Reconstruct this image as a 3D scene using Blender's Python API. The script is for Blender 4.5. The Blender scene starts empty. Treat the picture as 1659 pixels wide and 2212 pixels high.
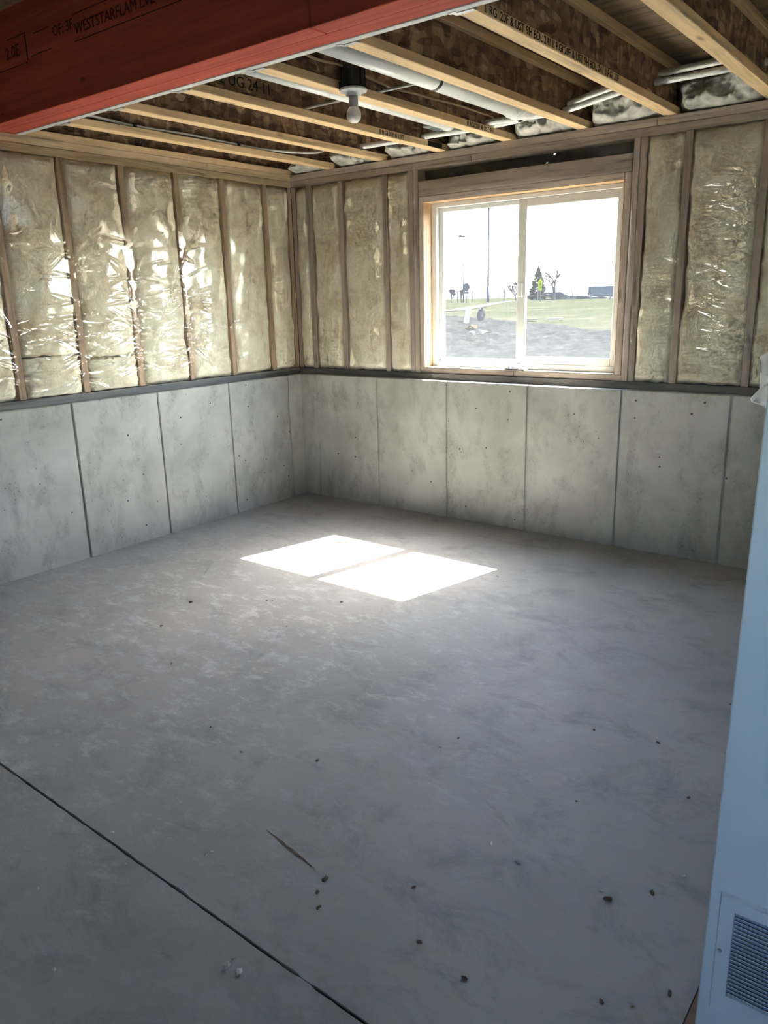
import bpy, bmesh, math, random
import numpy as np
from mathutils import Vector, Matrix, noise as mnoise

# ------------------------------------------------------------------ camera, sky, sun, exposure
scene = bpy.context.scene
COL = scene.collection
random.seed(7)
rng = np.random.default_rng(7)

cam_d = bpy.data.cameras.new('camera')
cam = bpy.data.objects.new('camera', cam_d)
COL.objects.link(cam)
yaw, pitch, roll = -0.661786, -0.267925, -0.025373
F = Vector((math.sin(yaw)*math.cos(pitch), math.cos(yaw)*math.cos(pitch), math.sin(pitch)))
R0 = Vector((math.cos(yaw), -math.sin(yaw), 0.0))
U0 = R0.cross(F)
R1 = R0*math.cos(roll) + U0*math.sin(roll)
U1 = U0*math.cos(roll) - R0*math.sin(roll)
M = Matrix((R1, U1, -F)).transposed().to_4x4()
M.translation = Vector((4.260304, -4.454598, 1.502986))
cam.matrix_world = M
cam_d.sensor_fit = 'VERTICAL'
cam_d.sensor_height = 24.0
cam_d.lens = 24.0 * 1672.45 / 2212.0
cam_d.clip_start = 0.05
cam_d.clip_end = 2000
scene.camera = cam

SUN_DIR = Vector((-0.195, -0.81, -1.0)).normalized()      # the way the light travels
sun_d = bpy.data.lights.new('sun', 'SUN')
sun_d.energy = 28.0
sun_d.angle = math.radians(0.5)
sun_d.color = (1.0, 0.95, 0.87)
sun = bpy.data.objects.new('sun', sun_d)
COL.objects.link(sun)
sun.rotation_euler = SUN_DIR.to_track_quat('-Z', 'Y').to_euler()
sun.location = (6, 20, 25)

world = bpy.data.worlds.new('sky')
scene.world = world
world.use_nodes = True
wt = world.node_tree
wt.nodes.clear()
w_sky = wt.nodes.new('ShaderNodeTexSky')
w_sky.sky_type = 'NISHITA'
w_sky.sun_disc = False
w_sky.sun_elevation = math.asin(-SUN_DIR.z)
w_sky.sun_rotation = math.atan2(-SUN_DIR.x, -SUN_DIR.y)
w_sky.altitude = 1200
w_sky.air_density = 1.0
w_sky.dust_density = 5.0
w_bg = wt.nodes.new('ShaderNodeBackground')
w_bg.inputs['Strength'].default_value = 0.5
w_out = wt.nodes.new('ShaderNodeOutputWorld')
wt.links.new(w_sky.outputs[0], w_bg.inputs[0])
wt.links.new(w_bg.outputs[0], w_out.inputs[0])


def portal(name, loc, rot, sx, sy):
    d = bpy.data.lights.new(name, 'AREA')
    d.shape = 'RECTANGLE'
    d.size, d.size_y = sx, sy
    d.cycles.is_portal = True
    o = bpy.data.objects.new(name, d)
    COL.objects.link(o)
    o.location = loc
    o.rotation_euler = rot


portal('window_daylight_portal', (1.81, 0.235, 1.575), (math.radians(-90), 0, 0), 1.36, 1.08)
portal('rear_window_daylight_portal', (4.95, -6.72, 1.7), (math.radians(90), 0, 0), 1.1, 0.76)

vs = scene.view_settings
vs.view_transform = 'Standard'
vs.look = 'None'
vs.exposure = 3.5
vs.gamma = 1.0
vs.use_curve_mapping = False
cy = scene.cycles
cy.use_denoising = True
cy.use_adaptive_sampling = True
cy.adaptive_threshold = 0.08
cy.adaptive_min_samples = 10
cy.max_bounces = 7
cy.diffuse_bounces = 4
cy.glossy_bounces = 2
cy.transmission_bounces = 3
cy.transparent_max_bounces = 8
cy.sample_clamp_indirect = 12.0
cy.caustics_reflective = False
cy.caustics_refractive = False

# ------------------------------------------------------------------ materials


class NT:
    """a small hand for building node materials"""

    def __init__(self, name):
        self.m = bpy.data.materials.new(name)
        self.m.use_nodes = True
        self.t = self.m.node_tree
        self.t.nodes.clear()
        self.out = self.t.nodes.new('ShaderNodeOutputMaterial')
        g = self.t.nodes.new('ShaderNodeNewGeometry')
        self.pos = g.outputs['Position']

    def n(self, kind, ins=None, **props):
        nd = self.t.nodes.new(kind)
        for k, v in props.items():
            setattr(nd, k, v)
        for k, v in (ins or {}).items():
            s = nd.inputs[k]
            if isinstance(v, bpy.types.NodeSocket):
                self.t.links.new(v, s)
            else:
                s.default_value = v
        return nd

    def scale(self, sx, sy, sz, off=(0, 0, 0)):
        return self.n('ShaderNodeMapping', {'Vector': self.pos, 'Scale': (sx, sy, sz), 'Location': off}).outputs[0]

    def noise(self, vec, scale, detail=4, rough=0.55, dist=0.0):
        return self.n('ShaderNodeTexNoise', {'Vector': vec, 'Scale': scale, 'Detail': detail, 'Roughness': rough, 'Distortion': dist}).outputs['Fac']

    def voro(self, vec, scale, feature='F1', out='Distance', rnd=1.0):
        return self.n('ShaderNodeTexVoronoi', {'Vector': vec, 'Scale': scale, 'Randomness': rnd}, feature=feature).outputs[out]

    def ramp(self, fac, stops, interp='LINEAR'):
        r = self.n('ShaderNodeValToRGB', {'Fac': fac})
        cr = r.color_ramp
        cr.interpolation = interp
        while len(cr.elements) < len(stops):
            cr.elements.new(0.5)
        for e, (p, c) in zip(cr.elements, stops):
            e.position = p
            e.color = (c[0], c[1], c[2], 1) if not isinstance(c, (int, float)) else (c, c, c, 1)
        return r.outputs[0]

    def mix(self, fac, a, b, mode='MIX'):
        nd = self.n('ShaderNodeMix', data_type='RGBA', blend_type=mode)
        for idx, v in ((0, fac), (6, a), (7, b)):
            s = nd.inputs[idx]
            if isinstance(v, bpy.types.NodeSocket):
                self.t.links.new(v, s)
            elif idx == 0:
                s.default_value = v
            else:
                s.default_value = (v[0], v[1], v[2], 1)
        return nd.outputs[2]

    def math(self, op, a, b=0.0):
        nd = self.n('ShaderNodeMath', operation=op)
        for i, v in enumerate((a, b)):
            if isinstance(v, bpy.types.NodeSocket):
                self.t.links.new(v, nd.inputs[i])
            else:
                nd.inputs[i].default_value = v
        return nd.outputs[0]

    def bump(self, h, strength=0.3, dist=0.01):
        return self.n('ShaderNodeBump', {'Height': h, 'Strength': strength, 'Distance': dist}).outputs[0]

    def principled(self, color, rough=0.6, spec=0.4, metal=0.0, normal=None, **extra):
        ins = {'Base Color': color if isinstance(color, bpy.types.NodeSocket) else (*color, 1), 'Roughness': rough,
               'Specular IOR Level': spec, 'Metallic': metal}
        if normal is not None:
            ins['Normal'] = normal
        ins.update(extra)
        p = self.n('ShaderNodeBsdfPrincipled', ins)
        return p.outputs[0]

    def done(self, shader):
        self.t.links.new(shader, self.out.inputs['Surface'])
        return self.m


def plain(name, color, rough=0.6, spec=0.4, metal=0.0, var=0.12, vscale=9.0):
    t = NT(name)
    lo = tuple(c*(1-var) for c in color)
    hi = tuple(min(1, c*(1+var)) for c in color)
    c = t.ramp(t.noise(t.pos, vscale, 2, 0.6), [(0.3, lo), (0.7, hi)])
    return t.done(t.principled(c, rough, spec, metal))


def matte(name, color, var=0.2, vscale=1.0):
    """dull outdoor surface"""
    t = NT(name)
    lo = tuple(c*(1-var) for c in color)
    hi = tuple(min(1, c*(1+var)) for c in color)
    c = t.ramp(t.noise(t.pos, vscale, 2, 0.6), [(0.3, lo), (0.7, hi)])
    return t.done(t.n('ShaderNodeBsdfDiffuse', {'Color': c}).outputs[0])


def wood(name, base, axis, dark=0.62, rough=0.65, knots=True, mottled=0.0):
    t = NT(name)
    s = [26, 26, 26]
    s['xyz'.index(axis)] = 1.3
    f = t.noise(t.scale(*s), 1.0, 4, 0.7, 0.4)
    lo = tuple(c*dark for c in base)
    c = t.ramp(f, [(0.25, tuple(x*dark*0.7 for x in base)), (0.36, lo), (0.5, base), (0.78, tuple(min(1, x*1.18) for x in base))])
    if knots:
        ks = [9, 9, 9]
        ks['xyz'.index(axis)] = 2.6
        c = t.mix(t.ramp(t.voro(t.scale(*ks), 1.0), [(0.05, 0.75), (0.14, 0.0)]), c, tuple(x*0.3 for x in base))
    return t.done(t.principled(c, rough, 0.3))


def concrete_wall_mat():
    t = NT('poured_concrete')
    big = t.noise(t.pos, 1.5, 4, 0.65, 0.3)
    c = t.ramp(big, [(0.3, (0.24, 0.235, 0.215)), (0.52, (0.35, 0.34, 0.31)), (0.75, (0.44, 0.43, 0.392))])
    st = t.noise(t.scale(3.6, 3.6, 2.0), 1.7, 6, 0.72, 0.25)
    c = t.mix(t.ramp(st, [(0.5, 0.0), (0.62, 0.3), (0.8, 0.65)]), c, (0.13, 0.13, 0.12))
    # bug holes: a few large, swarms of small ones in patches
    vn = t.n('ShaderNodeTexVoronoi', {'Vector': t.pos, 'Scale': 13.0})
    sel = t.ramp(t.n('ShaderNodeSeparateColor', {0: vn.outputs['Color']}).outputs[0], [(0.5, 0.0), (0.55, 1.0)])
    hole = t.math('MULTIPLY', t.ramp(vn.outputs['Distance'], [(0.06, 1.0), (0.1, 0.0)]), sel)
    p2 = t.math('MULTIPLY', t.ramp(t.voro(t.scale(1, 1, 0.8), 46.0), [(0.12, 1.0), (0.24, 0.0)]), t.ramp(st, [(0.48, 0.0), (0.66, 0.6)]))
    c = t.mix(t.math('MAXIMUM', hole, p2), c, (0.04, 0.04, 0.035))
    return t.done(t.principled(c, 0.85, 0.2))


def floor_mat():
    t = NT('slab_concrete')
    big = t.noise(t.pos, 0.9, 3, 0.6)
    c = t.ramp(big, [(0.3, (0.225, 0.225, 0.22)), (0.55, (0.285, 0.28, 0.27)), (0.75, (0.345, 0.33, 0.31))])
    mid = t.noise(t.scale(1.0, 1.35, 1), 3.4, 7, 0.78, 0.5)
    c = t.mix(t.ramp(mid, [(0.3, 0.75), (0.5, 0.0)]), c, (0.14, 0.148, 0.152))
    # trowelled laitance: pale blotches gathered over the middle and corner side of the slab
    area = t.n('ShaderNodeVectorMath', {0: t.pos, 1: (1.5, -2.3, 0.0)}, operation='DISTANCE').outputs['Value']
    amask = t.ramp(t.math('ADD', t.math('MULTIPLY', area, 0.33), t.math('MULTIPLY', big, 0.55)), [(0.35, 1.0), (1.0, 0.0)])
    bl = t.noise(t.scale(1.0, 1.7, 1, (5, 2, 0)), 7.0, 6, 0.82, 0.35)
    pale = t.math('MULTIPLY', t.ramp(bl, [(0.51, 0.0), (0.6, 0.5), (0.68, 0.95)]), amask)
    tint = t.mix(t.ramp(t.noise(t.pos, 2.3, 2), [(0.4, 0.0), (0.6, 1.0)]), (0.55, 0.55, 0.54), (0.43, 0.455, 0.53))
    c = t.mix(t.math('MULTIPLY', amask, 0.22), c, (0.5, 0.5, 0.49))  # even lift over this area, its stronger daylight put into the colour
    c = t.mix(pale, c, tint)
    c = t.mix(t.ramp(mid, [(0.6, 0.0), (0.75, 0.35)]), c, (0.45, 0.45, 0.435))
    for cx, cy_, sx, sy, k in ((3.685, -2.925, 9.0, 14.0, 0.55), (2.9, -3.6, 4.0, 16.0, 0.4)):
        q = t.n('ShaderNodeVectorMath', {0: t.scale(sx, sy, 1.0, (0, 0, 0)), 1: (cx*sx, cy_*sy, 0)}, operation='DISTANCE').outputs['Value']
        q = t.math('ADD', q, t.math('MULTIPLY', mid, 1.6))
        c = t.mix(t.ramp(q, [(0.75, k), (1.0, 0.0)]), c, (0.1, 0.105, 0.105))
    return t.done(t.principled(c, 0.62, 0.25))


def osb_mat():
    t = NT('strand_board')
    a = t.n('ShaderNodeTexVoronoi', {'Vector': t.scale(10, 10, 24), 'Scale': 1.6})
    b = t.n('ShaderNodeTexVoronoi', {'Vector': t.scale(22, 22, 9, (3, 1, 4)), 'Scale': 1.5})
    ca = t.n('ShaderNodeSeparateColor', {0: a.outputs['Color']}).outputs[0]
    cb = t.n('ShaderNodeSeparateColor', {0: b.outputs['Color']}).outputs[1]
    f = t.math('ADD', t.math('MULTIPLY', ca, 0.55), t.math('MULTIPLY', cb, 0.45))
    c = t.ramp(f, [(0.15, (0.075, 0.04, 0.026)), (0.45, (0.19, 0.112, 0.07)), (0.7, (0.3, 0.19, 0.115)), (0.92, (0.5, 0.35, 0.21))])
    return t.done(t.principled(c, 0.6, 0.35))


def batt_mat():
    t = NT('glass_wool')
    a = t.noise(t.pos, 5.0, 6, 0.75, 0.4)
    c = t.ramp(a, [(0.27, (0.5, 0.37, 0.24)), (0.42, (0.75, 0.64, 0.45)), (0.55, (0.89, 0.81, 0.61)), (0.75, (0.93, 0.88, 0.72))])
    b = t.noise(t.pos, 30.0, 3, 0.7)
    return t.done(t.principled(c, 0.95, 0.1, 0, t.bump(b, 0.4, 0.01)))


def plastic_mat():
    t = NT('clear_polythene')
    lw = t.n('ShaderNodeLayerWeight', {'Blend': 0.25}).outputs['Fresnel']
    gl = t.n('ShaderNodeBsdfGlossy', {'Color': (1, 1, 1, 1), 'Roughness': 0.15}).outputs[0]
    tr = t.n('ShaderNodeBsdfTransparent', {'Color': (0.985, 0.985, 0.98, 1)}).outputs[0]
    fac = t.math('ADD', t.math('MULTIPLY', lw, 0.5), 0.07)
    return t.done(t.n('ShaderNodeMixShader', {0: fac, 1: tr, 2: gl}).outputs[0])


def glass_mat():
    t = NT('dusty_window_glass')
    tr = t.n('ShaderNodeBsdfTransparent', {'Color': (0.94, 0.965, 0.955, 1)}).outputs[0]
    gl = t.n('ShaderNodeBsdfGlossy', {'Color': (1, 1, 1, 1), 'Roughness': 0.02}).outputs[0]
    du = t.n('ShaderNodeBsdfTranslucent', {'Color': (0.75, 0.78, 0.8, 1)}).outputs[0]
    z = t.n('ShaderNodeSeparateXYZ', {0: t.pos}).outputs[2]
    grime = t.ramp(t.math('ADD', t.math('SUBTRACT', z, 1.05), t.math('MULTIPLY', t.noise(t.pos, 5, 3), 0.25)), [(0.1, 0.005), (0.6, 0.002)])
    m0 = t.n('ShaderNodeMixShader', {0: grime, 1: tr, 2: du}).outputs[0]
    return t.done(t.n('ShaderNodeMixShader', {0: 0.04, 1: m0, 2: gl}).outputs[0])


def beam_mat():
    t = NT('red_sealed_veneer_lumber')
    f = t.noise(t.scale(1.5, 26, 26), 1.0, 4, 0.7, 0.4)
    c = t.ramp(f, [(0.3, (0.3, 0.058, 0.038)), (0.55, (0.44, 0.085, 0.055)), (0.75, (0.54, 0.115, 0.075))])
    k = t.voro(t.scale(3.2, 8, 8, (2, 0, 1)), 1.0)
    c = t.mix(t.ramp(k, [(0.04, 0.8), (0.1, 0.0)]), c, (0.07, 0.02, 0.016))
    return t.done(t.principled(c, 0.65, 0.12))


def drywall_mat():
    t = NT('pale_blue_wall_paint')
    f = t.noise(t.pos, 150, 1, 0.6)
    return t.done(t.principled((0.7, 0.76, 0.76), 0.6, 0.3, 0, t.bump(f, 0.12, 0.003)))


def ground_mat():
    t = NT('dry_spring_grass')
    a = t.noise(t.scale(1, 0.4, 1), 0.55, 5, 0.75, 0.5)
    b = t.noise(t.scale(1, 0.5, 1), 3.0, 5, 0.8)
    c = t.ramp(a, [(0.38, (0.00432, 0.00540, 0.00288)), (0.5, (0.00648, 0.00677, 0.00432)), (0.64, (0.01125, 0.01080, 0.00792))])
    c = t.mix(t.ramp(b, [(0.36, 0.75), (0.56, 0.0)]), c, (0.00396, 0.00446, 0.00288))
    return t.done(t.n('ShaderNodeBsdfDiffuse', {'Color': c}).outputs[0])


def dirt_mat():
    t = NT('dug_soil')
    a = t.noise(t.pos, 5.0, 7, 0.88)
    c = t.ramp(a, [(0.38, (0.00144, 0.00158, 0.00187)), (0.5, (0.00360, 0.00382, 0.00418)), (0.64, (0.00756, 0.00770, 0.00792))])
    return t.done(t.n('ShaderNodeBsdfDiffuse', {'Color': c}).outputs[0])


MAT = {
    'concrete': concrete_wall_mat(), 'floor': floor_mat(), 'osb': osb_mat(), 'batt': batt_mat(),
    'plastic': plastic_mat(), 'glass': glass_mat(), 'beam': beam_mat(), 'drywall': drywall_mat(),
    'ground': ground_mat(), 'dirt': dirt_mat(),
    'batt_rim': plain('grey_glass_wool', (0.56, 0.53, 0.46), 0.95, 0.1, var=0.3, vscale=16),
    'joint': plain('joint_grime', (0.03, 0.028, 0.026), 0.9, 0.1),
    'stud': wood('framing_lumber_upright', (0.52, 0.355, 0.23), 'z'),
    'stud_b': wood('flare_greyed_lumber_upright', (0.5, 0.385, 0.31), 'z'),  # same lumber, with window flare and haze greyed into its colour
    'plate_x': wood('flare_greyed_lumber_along_back', (0.5, 0.4, 0.32), 'x'),  # flare and haze around the window put into this wood colour too
    'plate_y': wood('framing_lumber_along_side', (0.68, 0.5, 0.3), 'y'),
    'jamb': wood('fresh_pine_jamb', (0.5, 0.32, 0.18), 'z', 0.75),
    'stool': wood('pale_pine_stool', (0.5, 0.46, 0.39), 'x', 0.8),
    'flange': wood('joist_flange_pine', (0.77, 0.54, 0.3), 'y', 0.75),
    'sill_x': wood('weathered_sill_lumber_back', (0.2, 0.185, 0.165), 'x', 0.55, mottled=0.5),
    'sill_y': wood('weathered_sill_lumber_side', (0.2, 0.185, 0.165), 'y', 0.55, mottled=0.5),
    'gap': plain('black_header_strip', (0.02, 0.022, 0.026), 0.8, 0.2, var=0.5),  # near-black strip filling the band above the window header
    'ply': wood('subfloor_panel', (0.23, 0.16, 0.1), 'x', 0.35, knots=False),
    'ceil_near': plain('subfloor_over_stair_side', (0.33, 0.28, 0.21), 0.8),
    'steel': plain('pale_grey_strip_paint', (0.62, 0.62, 0.6), 0.5, 0.4),
    'galv': plain('galvanised_metal', (0.55, 0.55, 0.54), 0.45, 0.5, 0.6),
    'ink': plain('black_stamp_ink', (0.02, 0.018, 0.016), 0.7, 0.1),
    'beam_ink': plain('dark_beam_stamp_ink', (0.075, 0.018, 0.013), 0.7, 0.1),
    'vinyl': plain('beige_window_vinyl', (0.62, 0.61, 0.575), 0.4, 0.4, var=0.04),
    'black': plain('black_plastic', (0.012, 0.013, 0.016), 0.35, 0.5),
    'white': plain('white_porcelain', (0.8, 0.79, 0.76), 0.3, 0.5, var=0.03),
    'bulb_base': plain('grey_bulb_housing', (0.36, 0.35, 0.34), 0.5, 0.4, var=0.05),
    'bulb': plain('frosted_bulb_dome', (0.78, 0.72, 0.68), 0.35, 0.5, var=0.02),
    'pvc': plain('white_pvc', (0.86, 0.85, 0.8), 0.3, 0.5, var=0.04),
    'cable_w': plain('white_cable_sheath', (0.72, 0.71, 0.66), 0.45, 0.4, var=0.05),
    'cable_t': plain('tan_cable_sheath', (0.5, 0.38, 0.24), 0.55, 0.3, var=0.1),
    'cable_g': plain('grey_cable_sheath', (0.5, 0.48, 0.44), 0.5, 0.3, var=0.05),
    'duct': plain('grey_green_duct_board', (0.24, 0.27, 0.26), 0.6, 0.3, var=0.15),
    'grille': plain('grille_enamel', (0.7, 0.76, 0.76), 0.4, 0.4, var=0.03),
    'grille_back': plain('grille_shade_plate', (0.28, 0.33, 0.38), 0.7, 0.2),
    'paper': plain('white_torn_wrap', (0.66, 0.67, 0.67), 0.6, 0.3, var=0.08, vscale=30),
    'crumb': plain('concrete_crumb', (0.5, 0.49, 0.47), 0.9, 0.1, var=0.3, vscale=60),
    'chip': plain('dark_wood_chip', (0.1, 0.07, 0.045), 0.8, 0.2, var=0.4, vscale=60),
    'shim': plain('cedar_shim', (0.2, 0.13, 0.09), 0.8, 0.1, var=0.2, vscale=40),
    'asphalt': matte('far_path_concrete', (0.01716, 0.01677, 0.01560)),
    'pole': matte('grey_galvanised_pole', (0.02496, 0.02574, 0.02964)),
    'sign_y': matte('yellow_green_sign', (0.115, 0.13, 0.005), 0.02),
    'sign_back': matte('unpainted_sign_back', (0.01716, 0.01716, 0.02028)),
    'bark': matte('grey_bark', (0.02028, 0.01716, 0.01794)),
    'needle': matte('conifer_needles', (0.01716, 0.01638, 0.01560)),
    'bldg': matte('grey_blue_siding', (0.02652, 0.02886, 0.03354)),
    'roof': matte('dark_shingle', (0.01716, 0.01950, 0.02340)),
    'hut': matte('pale_siding', (0.04680, 0.04680, 0.04836)),
    'hill': matte('far_hills', (0.03900, 0.04134, 0.04680), 0.2, 0.05),
    'plank': matte('fresh_board', (0.03900, 0.03822, 0.03510)),
    'rusty': matte('rusty_soil', (0.01560, 0.01092, 0.00702)),
    'cardboard': matte('torn_wrapper', (0.03900, 0.03822, 0.03120)),
    'sign_ink': matte('black_sign_print', (0.00312, 0.00390, 0.00156)),
}

# ------------------------------------------------------------------ mesh helpers
WL = {}          # world location of every object made here


def wl(o):
    return WL.get(o.name, Vector((0, 0, 0))) if o else Vector((0, 0, 0))


class MB:
    def __init__(self):
        self.v, self.f = [], []

    def add(self, vs_, fs_):
        b = len(self.v)
        self.v += [tuple(p) for p in vs_]
        self.f += [tuple(i+b for i in f) for f in fs_]
        return self

    def box(self, x0, x1, y0, y1, z0, z1):
        v = [(x, y, z) for z in (z0, z1) for y in (y0, y1) for x in (x0, x1)]
        return self.add(v, [(0, 2, 3, 1), (4, 5, 7, 6), (0, 1, 5, 4), (2, 6, 7, 3), (0, 4, 6, 2), (1, 3, 7, 5)])

    def obox(self, c, size, rot):
        m = rot.to_matrix() if hasattr(rot, 'to_matrix') else rot
        h = [s/2 for s in size]
        v = [Vector(c) + m @ Vector((sx*h[0], sy*h[1], sz*h[2])) for sz in (-1, 1) for sy in (-1, 1) for sx in (-1, 1)]
        return self.add(v, [(0, 2, 3, 1), (4, 5, 7, 6), (0, 1, 5, 4), (2, 6, 7, 3), (0, 4, 6, 2), (1, 3, 7, 5)])

    def tube(self, pts, r, n=10, cap=True):
        pts = [Vector(p) for p in pts]
        rs = r if isinstance(r, (list, tuple)) else [r]*len(pts)
        rings = []
        up = Vector((0, 0, 1))
        for i, p in enumerate(pts):
            d = (pts[min(i+1, len(pts)-1)] - pts[max(i-1, 0)]).normalized()
            a = d.cross(up)
            if a.length < 1e-3:
                a = d.cross(Vector((1, 0, 0)))
            a.normalize()
            b = a.cross(d)
            rings.append([p + (a*math.cos(2*math.pi*k/n) + b*math.sin(2*math.pi*k/n))*rs[i] for k in range(n)])
        v = [q for ring in rings for q in ring]
        f = []
        for i in range(len(pts)-1):
            for k in range(n):
                k2 = (k+1) % n
                f.append((i*n+k, i*n+k2, (i+1)*n+k2, (i+1)*n+k))
        if cap:
            f.append(tuple(range(n-1, -1, -1)))
            f.append(tuple((len(pts)-1)*n+k for k in range(n)))
        return self.add(v, f)

    def lathe(self, prof, c, n=24):
        c = Vector(c)
        v, f = [], []
        for r, z in prof:
            for k in range(n):
                a = 2*math.pi*k/n
                v.append(c + Vector((r*math.cos(a), r*math.sin(a), z)))
        for i in range(len(prof)-1):
            for k in range(n):
                k2 = (k+1) % n
                f.append((i*n+k, i*n+k2, (i+1)*n+k2, (i+1)*n+k))
        f.append(tuple(range(n-1, -1, -1)))
        f.append(tuple((len(prof)-1)*n+k for k in range(n)))
        return self.add(v, f)

    def prism(self, poly, off):
        """flat polygon (3-D points) pushed along off"""
        n = len(poly)
        off = Vector(off)
        v = [Vector(p) for p in poly] + [Vector(p)+off for p in poly]
        f = [tuple(range(n)), tuple(range(2*n-1, n-1, -1))]
        for k in range(n):
            k2 = (k+1) % n
            f.append((k, n+k, n+k2, k2))
        return self.add(v, f)

    def build(self, name, mat, parent=None, origin=None, bevel=0.0, smooth=False, label=None):
        o0 = wl(parent) if parent else (Vector(origin) if origin else Vector((0, 0, 0)))
        if parent is not None and origin is not None:
            o0 = Vector(origin)
        me = bpy.data.meshes.new(name)
        me.from_pydata([tuple(Vector(p)-o0) for p in self.v], [], self.f)
        bm = bmesh.new()
        bm.from_mesh(me)
        bmesh.ops.recalc_face_normals(bm, faces=bm.faces)
        if bevel > 0:
            bmesh.ops.bevel(bm, geom=bm.edges[:], offset=bevel, segments=1, affect='EDGES', clamp_overlap=True)
        bm.to_mesh(me)
        bm.free()
        me.materials.append(MAT[mat])
        if smooth:
            me.polygons.foreach_set('use_smooth', [True]*len(me.polygons))
        o = bpy.data.objects.new(name, me)
        COL.objects.link(o)
        if parent is not None:
            o.parent = parent
            o.location = o0 - wl(parent)
        else:
            o.location = o0
        WL[o.name] = o0.copy()
        if label:
            o['label'] = label
        return o


def tag(o, label=None, cat=None, group=None, kind=None):
    for k, v in (('label', label), ('category', cat), ('group', group), ('kind', kind)):
        if v:
            o[k] = v
    return o


def empty(name, loc=(0, 0, 0), **kw):
    o = bpy.data.objects.new(name, None)
    COL.objects.link(o)
    o.location = loc
    o.empty_display_size = 0.05
    WL[o.name] = Vector(loc)
    return tag(o, **kw)


def struct(name):
    return empty(name, kind='structure')


def share(src, name, parent, loc):
    """another object on the same mesh data, standing at a world place"""
    o = bpy.data.objects.new(name, src.data)
    COL.objects.link(o)
    o.parent = parent
    o.location = Vector(loc) - wl(parent)
    WL[o.name] = Vector(loc)
    return o


def fb(x, y, z, s=1.0):
    return mnoise.fractal(Vector((x*s, y*s, z*s)), 0.7, 2.0, 4)


def smooth_curve(pts, k=8):
    """Catmull-Rom through points"""
    P = [Vector(p) for p in pts]
    P = [2*P[0]-P[1]] + P + [2*P[-1]-P[-2]]
    out = []
    for i in range(1, len(P)-2):
        for j in range(k):
            t = j/k
            a, b, c, d = P[i-1], P[i], P[i+1], P[i+2]
            out.append(0.5*((2*b) + (c-a)*t + (2*a-5*b+4*c-d)*t*t + (3*b-a-3*c+d)*t*t*t))
    out.append(P[-2])
    return out


# ------------------------------------------------------------------ floor slab with its saw-cut joint
def joint_y(x):
    return -3.43 - 0.0165*(x-1.77)


XS = np.linspace(-0.25, 6.5, 400)
fl = MB()
tops, bots = [], []
for x in XS:
    j = joint_y(x) + 0.0015*fb(x, 0, 0, 6)
    wgap = 0.0042 + 0.0022*fb(x, 3, 1, 14)
    wgap = max(0.0018, wgap) if not 3.19 < x < 3.24 else 0.001
    tops.append((j+wgap, j-wgap))
n = len(XS)
v, f = [], []
for x, (a, b) in zip(XS, tops):
    v += [(x, 0.25, 0), (x, a, 0), (x, a, -0.014), (x, b, -0.014), (x, b, 0), (x, -6.9, 0)]
for i in range(n-1):
    for k in range(5):
        f.append((i*6+k, (i+1)*6+k, (i+1)*6+k+1, i*6+k+1))
fl.add(v, f)
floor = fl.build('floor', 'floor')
tag(floor, kind='structure')
# short stretch of an abandoned saw cut, dirt-filled, just beyond the joint
sc_ = MB()
up_, lo_ = [], []
for i in range(41):
    t = i/40
    x = 2.765 + 0.225*t
    y = -3.137 - 0.037*t + 0.002*fb(x, 2, 0, 25)
    w = 0.0035*math.sin(math.pi*t)**0.6*(1+0.9*fb(x, 7, 0, 40)) + 0.0006
    up_.append((x, y+w, 0.0012))
    lo_.append((x, y-w, 0.0012))
sc_.add(up_+lo_, [(i, i+1, 41+i+1, 41+i) for i in range(40)])
sc_.build('saw_cut_mark', 'chip', floor, label='short dirt-filled saw cut')

# ------------------------------------------------------------------ lower walls of poured concrete
H1 = 0.958
wall_left = struct('wall_left')
wall_back = struct('wall_back')


def panel_run(parent, along, edges, gap=0.006, proud=0.006):
    """concrete panels between form seams, each its own piece, seams recessed"""
    for a, b in zip(edges[:-1], edges[1:]):
        m = MB()
        g0 = gap*random.uniform(0.6, 1.2)
        g1 = gap*random.uniform(0.6, 1.2)
        pr = random.uniform(-0.0015, 0.0015)
        if along == 'x':
            m.box(a+g0, b-g1, pr, 0.05, -0.05, H1)
        else:
            m.box(-0.05, -pr, b+g0, a-g1, -0.05, H1)
        m.build('concrete_panel', 'concrete', parent, bevel=0.0045)


lb = MB().box(-0.25, -0.011, -6.9, 0.25, -0.1, H1-0.002)
lb.build('concrete_core', 'concrete', wall_left)
bb = MB().box(-0.011, 6.4, 0.011, 0.25, -0.1, H1-0.002)
bb.build('concrete_core', 'concrete', wall_back)
panel_run(wall_left, 'y', [0.011, -0.144, -0.742, -1.351, -1.961, -2.57, -3.18, -3.79, -4.4, -5.01, -5.62, -6.23, -6.84])
panel_run(wall_back, 'x', [-0.011, 0.156, 0.7476, 1.3572, 1.9668, 2.5764, 3.186, 3.7956, 4.4])

# ------------------------------------------------------------------ framing above the concrete
D = 0.07            # framing stands back from the concrete face
TOPZ = 2.41


def stud_back(x0, x1, z0=1.0, z1=2.322, parent=wall_back, name='stud'):
    return MB().box(x0, x1, D, 0.209, z0, z1).build(name, 'stud_b', parent, bevel=0.002)


def stud_left(y0, y1, z0=1.0, z1=2.322):
    return MB().box(-0.209, -D, y0, y1, z0, z1).build('stud', 'stud', wall_left, bevel=0.002)


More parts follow.
